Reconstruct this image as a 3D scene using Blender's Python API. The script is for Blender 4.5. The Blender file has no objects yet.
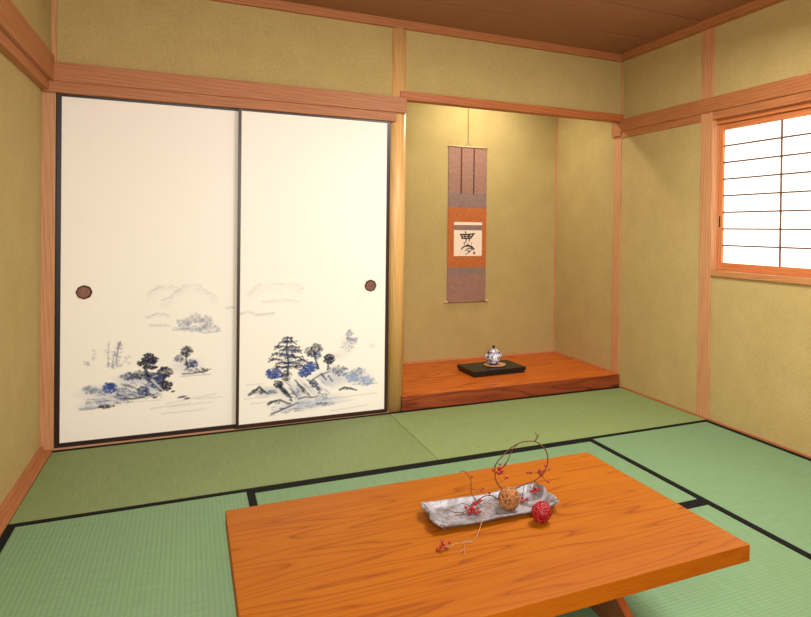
import bpy, bmesh, math, random
import numpy as np
from mathutils import Vector, Matrix
random.seed(7); rng = np.random.default_rng(11)
S = bpy.context.scene; COL = S.collection
PI = math.pi

# ------------------------------------------------------------------ helpers
def lin(c):
    return tuple((x/12.92 if x <= .04045 else ((x+.055)/1.055)**2.4) for x in (v/255. for v in c)) + (1.,)

class Nodes:
    def __init__(s, name):
        s.m = bpy.data.materials.new(name); s.m.use_nodes = True
        s.t = s.m.node_tree; s.n = s.t.nodes; s.l = s.t.links
        s.b = s.n['Principled BSDF']
    def add(s, typ, **k):
        n = s.n.new(typ)
        for a, v in k.items():
            if a.startswith('i_'): n.inputs[a[2:].replace('_', ' ')].default_value = v
            else: setattr(n, a, v)
        return n
    def link(s, a, b): s.l.new(a, b)
    def coords(s, scale=(1, 1, 1), rot=(0, 0, 0), loc=(0, 0, 0)):
        tc = s.add('ShaderNodeTexCoord'); mp = s.add('ShaderNodeMapping')
        mp.inputs['Scale'].default_value = scale; mp.inputs['Rotation'].default_value = rot; mp.inputs['Location'].default_value = loc
        s.link(tc.outputs['Object'], mp.inputs['Vector']); return mp.outputs['Vector']
    def noise(s, vec, scale, detail=3, rough=.5, dist=0):
        n = s.add('ShaderNodeTexNoise'); n.inputs['Scale'].default_value = scale; n.inputs['Detail'].default_value = detail
        n.inputs['Roughness'].default_value = rough; n.inputs['Distortion'].default_value = dist
        s.link(vec, n.inputs['Vector']); return n.outputs['Fac']
    def ramp(s, fac, stops):
        r = s.add('ShaderNodeValToRGB'); e = r.color_ramp.elements
        while len(e) < len(stops): e.new(.5)
        for el, (p, c) in zip(e, stops): el.position = p; el.color = c
        s.link(fac, r.inputs['Fac']); return r.outputs['Color']
    def mix(s, fac, a, b, mode='MIX'):
        n = s.add('ShaderNodeMix', data_type='RGBA', blend_type=mode)
        for sock, v in ((n.inputs[0], fac), (n.inputs[6], a), (n.inputs[7], b)):
            if hasattr(v, 'is_linked'): s.link(v, sock)
            else: sock.default_value = v
        return n.outputs[2]
    def bump(s, h, strength=.2, dist=.01):
        n = s.add('ShaderNodeBump'); n.inputs['Strength'].default_value = strength; n.inputs['Distance'].default_value = dist
        s.link(h, n.inputs['Height']); s.link(n.outputs['Normal'], s.b.inputs['Normal'])
    def base(s, c, rough=.6, spec=.4):
        if hasattr(c, 'is_linked'): s.link(c, s.b.inputs['Base Color'])
        else: s.b.inputs['Base Color'].default_value = c
        s.b.inputs['Roughness'].default_value = rough; s.b.inputs['Specular IOR Level'].default_value = spec
        return s.m

def plain(name, c, rough=.6, spec=.4, metal=0, var=.08, vscale=40):
    k = Nodes(name); v = k.coords(); n = k.noise(v, vscale, 3)
    a = lin(c); d = tuple(x*(1-var*2) for x in a[:3])+(1,)
    k.base(k.ramp(n, [(.3, d), (.7, a)]), rough, spec); k.b.inputs['Metallic'].default_value = metal
    return k.m

def plaster(name, c1, c2):
    k = Nodes(name); v = k.coords()
    big = k.noise(v, 5, 4, .6); fine = k.noise(v, 190, 3, .7)
    c = k.ramp(big, [(.3, lin(c1)), (.7, lin(c2))])
    c = k.mix(.17, c, k.ramp(fine, [(.35, (.25, .22, .14, 1)), (.65, (1, .95, .8, 1))]), 'OVERLAY')
    k.bump(fine, .18, .004)
    return k.base(c, .92, .12)

def wood(name, light, dark, axis='Z', freq=26, contrast=1.0, rough=.5, spec=.35, fine=.45):
    """straight-grained timber; axis = direction the grain runs in"""
    k = Nodes(name); i = 'XYZ'.index(axis)
    sc = [1., 1., 1.]; sc[i] = .05
    v = k.coords(sc)
    warp = k.noise(v, 3.0, 2)
    wave = k.add('ShaderNodeTexWave', wave_type='BANDS', bands_direction='DIAGONAL')
    wave.inputs['Scale'].default_value = freq; wave.inputs['Distortion'].default_value = 3.5
    wave.inputs['Detail'].default_value = 2; wave.inputs['Detail Scale'].default_value = .6
    k.link(v, wave.inputs['Vector'])
    sf = [240., 240., 240.]; sf[i] = 5.
    vf = k.coords(sf); fn = k.noise(vf, 1., 2)
    L, D = lin(light), lin(dark)
    mid = tuple(L[j]+(D[j]-L[j])*.35*contrast for j in range(3))+(1,)
    c = k.ramp(wave.outputs['Color'], [(.1, L), (.75, mid), (1., tuple(L[j]+(D[j]-L[j])*contrast for j in range(3))+(1,))])
    c = k.mix(k.ramp(warp, [(.35, (0, 0, 0, 1)), (.75, (.5, .5, .5, 1))]), c, D)
    c = k.mix(fine, c, k.ramp(fn, [(.3, D), (.6, L)]), 'MIX')
    return k.base(c, rough, spec)

def zelkova(name, light, mid, dark, axis='X', rough=.33, spec=.5, off=(0, 0, 0), n=15., st=.16, ns=4.2, zs=1.):
    """flat-sawn board: cathedral figure from stretched, distorted rings, with long dark pores"""
    k = Nodes(name); i = 'XYZ'.index(axis)
    sc = [1., 1., zs]; sc[i] = st
    v = k.coords(sc, loc=off)
    w = k.add('ShaderNodeTexNoise'); w.inputs['Scale'].default_value = ns; w.inputs['Detail'].default_value = 3.0
    w.inputs['Roughness'].default_value = .42; k.link(v, w.inputs['Vector'])
    mul = k.add('ShaderNodeMath', operation='MULTIPLY'); mul.inputs[1].default_value = n; k.link(w.outputs['Fac'], mul.inputs[0])
    fr = k.add('ShaderNodeMath', operation='FRACT'); k.link(mul.outputs[0], fr.inputs[0])
    c = k.ramp(fr.outputs[0], [(0., lin(dark)), (.14, lin(mid)), (.45, lin(light)), (.85, lin(light)), (1., lin(mid))])
    sf = [420., 420., 420.]; sf[i] = 9.
    pores = k.noise(k.coords(sf), 1., 2)
    c = k.mix(k.ramp(pores, [(.56, (0, 0, 0, 1)), (.72, (.6, .6, .6, 1))]), c, lin(dark))
    sb = [2.2, 2.2, 2.2]; sb[i] = .5
    cloud = k.noise(k.coords(sb), 2., 2)
    c = k.mix(k.ramp(cloud, [(.35, (0, 0, 0, 1)), (.7, (.45, .45, .45, 1))]), c, lin(mid))
    return k.base(c, rough, spec)

# ------------------------------------------------------------------ mesh helpers (world coordinates)
def box(bm, a, b, bev=0.):
    x0, x1 = sorted((a[0], b[0])); y0, y1 = sorted((a[1], b[1])); z0, z1 = sorted((a[2], b[2]))
    M = Matrix.Translation(((x0+x1)/2, (y0+y1)/2, (z0+z1)/2)) @ Matrix.Diagonal((x1-x0, y1-y0, z1-z0, 1))
    r = bmesh.ops.create_cube(bm, size=1., matrix=M)
    if bev:
        es = list({e for v in r['verts'] for e in v.link_edges})
        bmesh.ops.bevel(bm, geom=es, offset=bev, segments=2, affect='EDGES', profile=.6)
def prism(bm, pts, lo, hi, axis):
    """extrude a closed outline between two positions along axis; pts are in the other two axes, in order"""
    o = [j for j in range(3) if j != axis]
    def P(p, h):
        q = [0, 0, 0]; q[axis] = h; q[o[0]] = p[0]; q[o[1]] = p[1]; return q
    A = [bm.verts.new(P(p, lo)) for p in pts]; B = [bm.verts.new(P(p, hi)) for p in pts]
    n = len(pts); bm.faces.new(A); bm.faces.new(B[::-1])
    for i in range(n): bm.faces.new([A[i], B[i], B[(i+1) % n], A[(i+1) % n]])
    bmesh.ops.recalc_face_normals(bm, faces=bm.faces)
def lathe(bm, prof, c, seg=32, caps=True):
    rings = []
    for r, z in prof:
        rings.append([bm.verts.new((c[0]+r*math.cos(2*PI*i/seg), c[1]+r*math.sin(2*PI*i/seg), c[2]+z)) for i in range(seg)])
    for A, B in zip(rings, rings[1:]):
        for i in range(seg): bm.faces.new([A[i], A[(i+1) % seg], B[(i+1) % seg], B[i]])
    if caps: bm.faces.new(rings[0][::-1]); bm.faces.new(rings[-1])
def smooth_path(pts, n=4):
    P = [Vector(p) for p in pts]; out = []
    for i in range(len(P)-1):
        a, b, c, d = P[max(i-1, 0)], P[i], P[i+1], P[min(i+2, len(P)-1)]
        for k in range(n):
            t = k/n
            out.append(.5*((2*b)+(c-a)*t+(2*a-5*b+4*c-d)*t*t+(3*b-a-3*c+d)*t**3))
    return out+[P[-1]]
def tube(bm, pts, r0, r1=None, seg=6, n=4):
    r1 = r0 if r1 is None else r1
    P = smooth_path(pts, n); rings = []; prev = None
    for i, p in enumerate(P):
        t = (P[min(i+1, len(P)-1)]-P[max(i-1, 0)]).normalized()
        u = prev if prev is not None else (Vector((0, 0, 1)) if abs(t.z) < .9 else Vector((1, 0, 0)))
        u = (u-t*u.dot(t)).normalized(); prev = u; w = t.cross(u); r = r0+(r1-r0)*i/(len(P)-1)
        rings.append([bm.verts.new(p+u*r*math.cos(2*PI*k/seg)+w*r*math.sin(2*PI*k/seg)) for k in range(seg)])
    for A, B in zip(rings, rings[1:]):
        for k in range(seg): bm.faces.new([A[k], A[(k+1) % seg], B[(k+1) % seg], B[k]])
    bm.faces.new(rings[0][::-1]); bm.faces.new(rings[-1])
def new(): return bmesh.new()
def bx(*a, **k):
    bm = new(); box(bm, *a, **k); return bm

ROOT = {}
def _off(o):
    v = Vector((0, 0, 0))
    while o is not None: v += o.location; o = o.parent
    return v
def obj(name, bm, mat, parent=None, loc=None, smooth=False):
    """link a bmesh (in world coordinates) as one mesh object, its origin at loc or at its parent's"""
    o_ = _off(parent) if parent is not None else Vector(loc if loc is not None else (0, 0, 0))
    bmesh.ops.translate(bm, verts=bm.verts, vec=-o_)
    me = bpy.data.meshes.new(name); bm.to_mesh(me); bm.free()
    for m in (mat if isinstance(mat, (list, tuple)) else [mat]): me.materials.append(m)
    if smooth:
        for p in me.polygons: p.use_smooth = True
    o = bpy.data.objects.new(name, me); COL.objects.link(o)
    if parent is not None: o.parent = parent
    else: o.location = o_
    return o
def tag(o, label, cat, group=None):
    o['label'] = label; o['category'] = cat
    if group: o['group'] = group
    return o
def thing(name, label, cat, loc, group=None):
    o = bpy.data.objects.new(name, None); COL.objects.link(o); o.location = loc; o.empty_display_size = .1
    return tag(o, label, cat, group)
def struct(name, bm, mat, label=None, parent=None, loc=None):
    o = obj(name, bm, mat, parent, loc)
    if parent is None:
        o['kind'] = 'structure'
        if label: o['label'] = label
    return o

# ------------------------------------------------------------------ materials
M = {}
M['plaster'] = plaster('olive_sand_plaster', (182, 160, 106), (174, 152, 99))
M['post'] = wood('pale_pink_cedar', (206, 152, 106), (162, 100, 60), 'Z', 30, .6)
M['railx'] = wood('cedar_rail_along_x', (188, 122, 74), (142, 80, 42), 'X', 34, .6)
M['thresh'] = wood('pale_threshold', (214, 160, 124), (184, 124, 88), 'X', 34, .5)
M['raily'] = wood('cedar_rail_along_y', (188, 122, 74), (142, 80, 42), 'Y', 34, .6)
M['sash'] = wood('warm_cedar_sash', (214, 138, 82), (170, 92, 46), 'Z', 34)
M['sashy'] = wood('warm_cedar_sash_rail', (206, 126, 72), (160, 84, 40), 'Y', 34, .6)
M['silly'] = wood('figured_cedar_sill', (208, 146, 92), (140, 78, 38), 'Y', 60)
M['alcove_post'] = wood('pale_cypress_post', (240, 194, 124), (200, 142, 78), 'Z', 34, .5, .38, .45)
M['alcove_beam'] = wood('alcove_beam_cedar', (190, 110, 56), (150, 78, 36), 'X', 30)
M['ceil'] = wood('brown_cedar_ceiling', (162, 112, 80), (138, 90, 62), 'X', 16, .5, .7, .2)
M['ceil_dark'] = plain('ceiling_seam', (60, 34, 20), .8, .1)
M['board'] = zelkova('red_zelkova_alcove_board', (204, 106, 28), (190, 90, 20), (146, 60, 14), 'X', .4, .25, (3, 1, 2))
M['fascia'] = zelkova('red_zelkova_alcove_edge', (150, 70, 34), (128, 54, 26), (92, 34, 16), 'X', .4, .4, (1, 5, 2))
M['table'] = zelkova('orange_zelkova_table', (158, 88, 8), (149, 78, 6), (122, 56, 4), 'X', .5, .14, n=34., st=.075, ns=4.6, zs=5.)
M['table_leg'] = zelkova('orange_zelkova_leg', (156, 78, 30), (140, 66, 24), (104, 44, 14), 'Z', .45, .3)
M['lacquer'] = plain('black_brown_lacquer', (34, 18, 12), .35, .5, 0, .1, 20)
M['lacquer_red'] = plain('dark_brown_lacquer', (58, 30, 18), .35, .5, 0, .1, 20)
M['black'] = plain('black_lacquer', (22, 24, 22), .4, .45, 0, .1, 60)
M['cloth'] = plain('black_border_cloth', (20, 19, 16), .85, .15, 0, .2, 300)
M['bronze'] = plain('brown_bronze', (146, 96, 82), .5, .5, .2, .2, 120)
M['bronze_dark'] = plain('dark_bronze', (92, 54, 44), .5, .5, .2, .2, 120)
M['iron'] = plain('dark_iron', (40, 30, 24), .5, .4, .4)
M['bare'] = wood('bare_floor_boards', (170, 120, 70), (140, 92, 50), 'X', 14)

def tatami(name, c1, c2, c3, axis):
    """woven rush: fine ribs running along axis, faint lengthwise colour streaks"""
    k = Nodes(name); i = 'XY'.index(axis)
    tc = k.add('ShaderNodeTexCoord'); sp = k.add('ShaderNodeSeparateXYZ'); k.link(tc.outputs['Object'], sp.inputs[0])
    mul = k.add('ShaderNodeMath', operation='MULTIPLY'); mul.inputs[1].default_value = 2*PI/.0155
    k.link(sp.outputs[1-i], mul.inputs[0])
    sn = k.add('ShaderNodeMath', operation='SINE'); k.link(mul.outputs[0], sn.inputs[0])
    ad = k.add('ShaderNodeMath', operation='MULTIPLY_ADD'); ad.inputs[1].default_value = .5; ad.inputs[2].default_value = .5; k.link(sn.outputs[0], ad.inputs[0])
    sc = [7., 7., 1.]; sc[1-i] = 160.; sc[i] = 7.
    sc2 = [1., 1., 1.]; sc2[i] = 200.; sc2[1-i] = 8.
    rush = k.noise(k.coords(tuple(sc2)), 1., 2); big = k.noise(k.coords((1, 1, 1)), 2.2, 3)
    c = k.ramp(rush, [(.3, lin(c2)), (.7, lin(c1))])
    c = k.mix(k.ramp(big, [(.4, (0, 0, 0, 1)), (.75, (.35, .35, .35, 1))]), c, lin(c3))
    c = k.mix(k.ramp(ad.outputs[0], [(.1, (.25, .25, .25, 1)), (.5, (0, 0, 0, 1))]), c, lin(c2))
    c = k.mix(k.ramp(ad.outputs[0], [(0., (.10, .10, .10, 1)), (.3, (0, 0, 0, 1))]), c, lin(tuple(x*.55 for x in c2)))
    k.bump(ad.outputs[0], .2, .003)
    return k.base(c, .62, .25)
M['tatX'] = tatami('rush_mat_along_x', (121, 152, 112), (107, 137, 97), (117, 144, 94), 'X')
M['tatX_mid'] = tatami('rush_mat_along_x_yellower', (136, 153, 100), (122, 139, 84), (132, 146, 86), 'X')
M['tatX_olive'] = tatami('rush_mat_along_x_olive', (130, 146, 95), (115, 131, 80), (126, 138, 82), 'X')
M['tatY'] = tatami('rush_mat_along_y', (121, 152, 112), (107, 137, 97), (117, 144, 94), 'Y')

# ------------------------------------------------------------------ dimensions
W = 3.381             # right wall face
WL, WLU = -.055, -.016  # left wall face below / above the rail
YF = -4.45            # wall behind the viewer
YT = -.014            # where the mats start
YB = .92              # alcove back wall
ZC = 2.37             # ceiling
XP = 1.733            # alcove post
T = .14

# ------------------------------------------------------------------ room shell
struct('floor', bx((WL-T, YF-T, -.16), (W+T, YB+T, -.056)), M['bare'])
bm = new(); box(bm, (WL, YF, -.056), (W, -2.69, -.001))
struct('trim_1', bm, M['bare'], 'wooden boards beyond the mats')
# ceiling: boards with dark seams between them
bm = new(); box(bm, (WL-T, YF-T, ZC+.01), (W+T, YB+T, ZC+.08))
y = .035
edges = []
while y > YF:
    edges.append(y); y -= .4425
cb = new()
for y0 in edges:
    box(cb, (WL, y0-.002, ZC), (W, max(y0-.4285, YF), ZC+.012), bev=.0015)
ce = struct('ceiling', bm, M['ceil_dark'])
obj('ceiling_board', cb, M['ceil'], ce)
# walls
bm = new(); box(bm, (WL-T, YF, -.05), (WL, .0, 1.86)); box(bm, (WLU-T-.04, YF, 1.86), (WLU, .0, ZC+.01))
struct('wall_left', bm, M['plaster'])
bm = new(); box(bm, (WL-T, .008, 1.84), (1.74, .09, ZC+.01)); box(bm, (1.74, .008, 1.92), (W, .06, ZC+.01))
struct('wall_back', bm, M['plaster'])
bm = new()
box(bm, (1.0, YB, -.05), (W+T, YB+.1, ZC+.01)); struct('wall_alcove', bm, M['plaster'])
bm = new(); box(bm, (1.66, .10, -.05), (1.735, YB, ZC+.01)); struct('wall_alcove_left', bm, M['plaster'])
bm = new(); box(bm, (WL-T, .10, -.05), (1.66, .16, 1.9)); struct('wall_closet', bm, M['plaster'])
WY0, WY1, WZ0, WZ1 = -.907, -2.66, .875, 1.79
bm = new()
box(bm, (W, YB, -.05), (W+T, WY0+.006, ZC+.01)); box(bm, (W, WY1, -.05), (W+T, YF, ZC+.01))
box(bm, (W, WY0+.006, -.05), (W+T, WY1, WZ0)); box(bm, (W, WY0+.006, WZ1), (W+T, WY1, ZC+.01))
struct('wall_right', bm, M['plaster'])
bm = new(); box(bm, (WL-T, YF-T, -.05), (W+T, YF, ZC+.01)); struct('wall_front', bm, M['plaster'])

# timber of the walls
def trim(n, bm, mat, label, loc=None): return struct('trim_%d' % n, bm, mat, label, loc=loc)
Y0 = -.038
bm = new(); box(bm, (-.010, Y0, 1.809), (1.772, .02, 1.902), bev=.003)
trim(2, bm, M['railx'], 'cedar rail above the sliding panels')
bm = new(); box(bm, (-.05, -.026, 1.756), (1.712, .075, 1.812), bev=.002)
trim(3, bm, M['railx'], 'grooved lintel the sliding panels run in')
bm = new(); box(bm, (0., YT+.002, -.04), (1.69, .085, .003))
trim(4, bm, M['thresh'], 'threshold under the sliding panels')
bm = new(); box(bm, (W-.018, .105, 1.826), (W+.01, YF, 1.912), bev=.003); box(bm, (W-.0074, .088, 1.779), (W+.02, YF, 1.828), bev=.002); box(bm, (W-.0172, .105, 1.795), (W+.01, -.002, 1.828), bev=.002)
trim(5, bm, M['raily'], 'cedar rail running along the window wall')
bm = new(); box(bm, (WL-.01, -.002, 1.809), (-.002, YF, 1.932), bev=.003); box(bm, (WL-.01, -.002, 1.763), (-.022, YF, 1.812), bev=.002)
trim(6, bm, M['raily'], 'cedar rail running along the left wall')
bm = new(); box(bm, (WL-.02, 0., -.04), (.001, .10, 1.82), bev=.001)
trim(7, bm, M['post'], 'corner post left of the sliding panels')
bm = new(); box(bm, (WLU-.004, -.010, 1.88), (.004, .011, 2.34))
trim(8, bm, M['post'], 'thin corner strip above the left rail')
bm = new(); box(bm, (W-.006, .0, -.04), (W+.02, .088, 1.90), bev=.002)
trim(9, bm, M['post'], 'slim post at the right end of the alcove')
bm = new(); box(bm, (W-.010, -.006, 1.90), (W+.002, .011, 2.34))
trim(10, bm, M['post'], 'thin corner strip above the alcove beam')
bm = new(); box(bm, (W-.008, -.806, -.04), (W+.001, -.9065, 2.34), bev=.002)
trim(11, bm, M['post'], 'post left of the window')
bm = new(); box(bm, (1.735, -.020, 1.894), (W-.002, .055, 1.945), bev=.003)
trim(12, bm, M['alcove_beam'], 'beam across the top of the alcove')
# ceiling moulding, three runs
bm = new(); box(bm, (WLU, -.022, 2.322), (W, .012, ZC+.004), bev=.003)
trim(13, bm, M['railx'], 'ceiling moulding along the back wall')
bm = new(); box(bm, (W-.042, -.05, 2.325), (W+.002, YF, ZC+.004), bev=.003)
trim(14, bm, M['raily'], 'ceiling moulding along the window wall')
bm = new(); box(bm, (WLU-.002, -.05, 2.325), (WLU+.042, YF, ZC+.004), bev=.003)
trim(15, bm, M['raily'], 'ceiling moulding along the left wall')
# floor-level strips
bm = new(); box(bm, (WL, 0., -.04), (-.001, YF, .004), bev=.001); box(bm, (WL, 0., 0.), (WL+.016, YF, .022), bev=.002)
trim(16, bm, M['raily'], 'wooden floor strip along the left wall')
bm = new(); box(bm, (W-.001, -.04, -.05), (W-.010, YF, .010))
trim(17, bm, M['raily'], 'thin wooden floor strip along the window wall')
bm = new(); box(bm, (1.735, YB-.010, .082), (W, YB, .104)); box(bm, (W-.010, YB-.01, .082), (W, .088, .104))
trim(18, bm, M['post'], 'thin skirting round the alcove floor')
bm = new(); box(bm, (W-.010, YB-.010, .10), (W, YB, 2.30))
trim(19, bm, M['post'], 'thin strip in the inner corner of the alcove')
# round alcove post
bm = new(); lathe(bm, [(.058, 0), (.058, 2.345)], (XP, .046, -.01), 48)
p = obj('trim_20', bm, M['alcove_post'], smooth=True, loc=(XP, .046, 0)); p['kind'] = 'structure'; p['label'] = 'pale polished round post between the sliding panels and the alcove'
for f in p.data.polygons:
    if abs(f.normal.z) > .9: f.use_smooth = False
# tie rail end that wraps the post is part of trim_2

# ------------------------------------------------------------------ rush mats
def mat_(name_label, x0, x1, y0, y1, along, tone='', bw=.029):
    o = thing('tatami_mat', name_label, 'tatami mat', ((x0+x1)/2, (y0+y1)/2, -.055), 'tatami mats on the floor')
    g = .0012
    x0 += g; x1 -= g; y0 += g; y1 -= g
    obj('rush_cover', bx((x0, y0, -.055), (x1, y1, 0.), bev=.002), M['tat'+along+tone], o)
    for s in (0, 1):
        if along == 'X':
            a, b = ((y0-.0006, y0+bw) if s == 0 else (y1-bw, y1+.0006)); bmm = bx((x0-.0004, a, -.054), (x1+.0004, b, .0014), bev=.0006)
        else:
            a, b = ((x0-.0006, x0+bw) if s == 0 else (x1-bw, x1+.0006)); bmm = bx((a, y0-.0004, -.054), (b, y1+.0004, .0014), bev=.0006)
        obj('cloth_border', bmm, M['cloth'], o)
    return o
ya, yb, yc = -.923, -1.79, -2.685
mat_('olive green rush mat with black cloth border lying directly before the painted sliding panels', 0., 1.685, ya, YT, 'X', '_olive')
mat_('green rush mat lying directly before the raised alcove floor', 1.685, W-.011, ya, YT, 'X', '_mid')
mat_('green rush mat with lengthwise ribs beside the left wall, left of the low table', 0., .849, yc, ya, 'Y')
mat_('green rush mat under the far half of the low table', .849, 2.514, yb, ya, 'X')
mat_('green rush mat under the near half of the low table', .849, 2.514, yc, yb, 'X')
mat_('green rush mat running along the wall under the window', 2.514, W-.011, yc, ya, 'Y')

# ------------------------------------------------------------------ alcove floor
PT = .089
o = thing('alcove_platform', 'raised reddish wooden alcove floor with dark front edge', 'platform', (2.55, .4, 0))
bm = new(); prism(bm, [(1.772, -.0115), (W-.012, -.0115), (W-.012, YB-.0105), (1.737, YB-.0105), (1.737, .108), (1.772, .108)], PT-.03, PT, 2)
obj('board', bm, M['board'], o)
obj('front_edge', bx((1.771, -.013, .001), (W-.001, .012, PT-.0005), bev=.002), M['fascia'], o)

# ------------------------------------------------------------------ ink painting of the sliding panels
def tr(u, v):
    """traced drawing coordinates -> metres on the panels"""
    a, b, c, d, e, f, g, h = (0.003968558, 2.7957e-05, -0.224757245, -0.000536153, -0.004780192, 2.175879227, -0.000537891, -1.5484e-05)
    w = g*u+h*v+1
    return (a*u+b*v+c)/w, (d*u+e*v+f)/w
class Canvas:
    def __init__(s, x0, x1, z0, z1, step):
        s.x = np.arange(x0, x1+step*.5, step); s.x[-1] = x1
        s.z = np.arange(z0, z1+step*.5, step); s.z[-1] = z1
        s.X, s.Z = np.meshgrid(s.x, s.z)
        s.C = np.zeros(s.X.shape+(3,)); s.C[:] = PAPER
    def comp(s, a, col):
        a = np.clip(a, 0, 1)[..., None]; s.C = s.C*(1-a)+np.array(col)*a
    def blob(s, x, z, rx, rz, col, al, soft=.6, rot=0):
        dx = s.X-x; dz = s.Z-z; c, n = math.cos(rot), math.sin(rot)
        r = np.hypot((dx*c+dz*n)/rx, (dz*c-dx*n)/rz)
        s.comp(al*np.clip((1.3-r)/(soft), 0, 1), col)
    def line(s, pts, w, col, al, w1=None):
        A = np.zeros(s.X.shape)
        for i, ((xa, za), (xb, zb)) in enumerate(zip(pts, pts[1:])):
            L2 = (xb-xa)**2+(zb-za)**2+1e-12
            t = np.clip(((s.X-xa)*(xb-xa)+(s.Z-za)*(zb-za))/L2, 0, 1)
            d = np.hypot(s.X-xa-t*(xb-xa), s.Z-za-t*(zb-za))
            ww = w if w1 is None else w+(w1-w)*(i+t)/(len(pts)-1)
            A = np.maximum(A, np.clip(1.5-d/ww, 0, 1))
        s.comp(al*A, col)
PAPER = np.array(lin((250, 243, 232))[:3])
INK = np.array(lin((34, 38, 58))[:3]); BLUE = np.array(lin((58, 84, 156))[:3]); GREY = np.array(lin((120, 130, 160))[:3])
PALE = np.array(lin((188, 186, 190))[:3]); DEEP = np.array(lin((48, 62, 112))[:3]); WASH = np.array(lin((142, 158, 196))[:3])
def pblob(c, u, v, ru, rv, col, al, soft=.6, rot=0):
    x, z = tr(u, v); c.blob(x, z, ru*.0047, rv*.0049, col, al, soft, rot)
def pline(c, pts, w, col, al, w1=None):
    c.line([tr(*p) for p in pts], w*.0057, col, al, None if w1 is None else w1*.0057)
def foliage(c, u, v, ru, rv, n, col, al, size=1.2, flat=.8):
    for _ in range(n):
        a = rng.uniform(0, 2*PI); r = math.sqrt(rng.uniform(0, 1))
        pblob(c, u+ru*r*math.cos(a), v+rv*r*math.sin(a), size*rng.uniform(.5, 1.2), size*flat*rng.uniform(.5, 1.1), col, al*rng.uniform(.5, 1), .7, rng.uniform(-.4, .4))
def crown(c, u, v, ru, rv, col, al, n, size=1.2):
    """a leafy mass: soft body, dark dabs, a few light gaps"""
    pblob(c, u, v, ru*.85, rv*.85, col, al*.74, .8)
    foliage(c, u, v, ru*1.05, rv*1.05, int(n*1.3), col, al, size*1.2)
    foliage(c, u, v, ru*.9, rv*.8, n//8, PAPER, .35, size*.6)
def ridge(c, pts, depth, col, al):
    """a faint hill in dry brush: broken edge, mottled below"""
    for (ua, va), (ub, vb) in zip(pts, pts[1:]):
        n = max(2, int(abs(ub-ua)/1.2))
        for k in range(n):
            t = k/n; u = ua+(ub-ua)*t; v = va+(vb-va)*t
            pblob(c, u+rng.uniform(-.5, .5), v+rng.uniform(-.4, .4), rng.uniform(.8, 1.8), rng.uniform(.4, .8), col, al*rng.uniform(.1, .6), .8, .2)
            for q in range(3):
                d = rng.uniform(0, 1)**1.5*depth
                pblob(c, u+rng.uniform(-1, 1), v+d, rng.uniform(1.2, 3), rng.uniform(.6, 1.3), col, al*.35*(1-d/depth/1.3), 1., .2)
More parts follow.
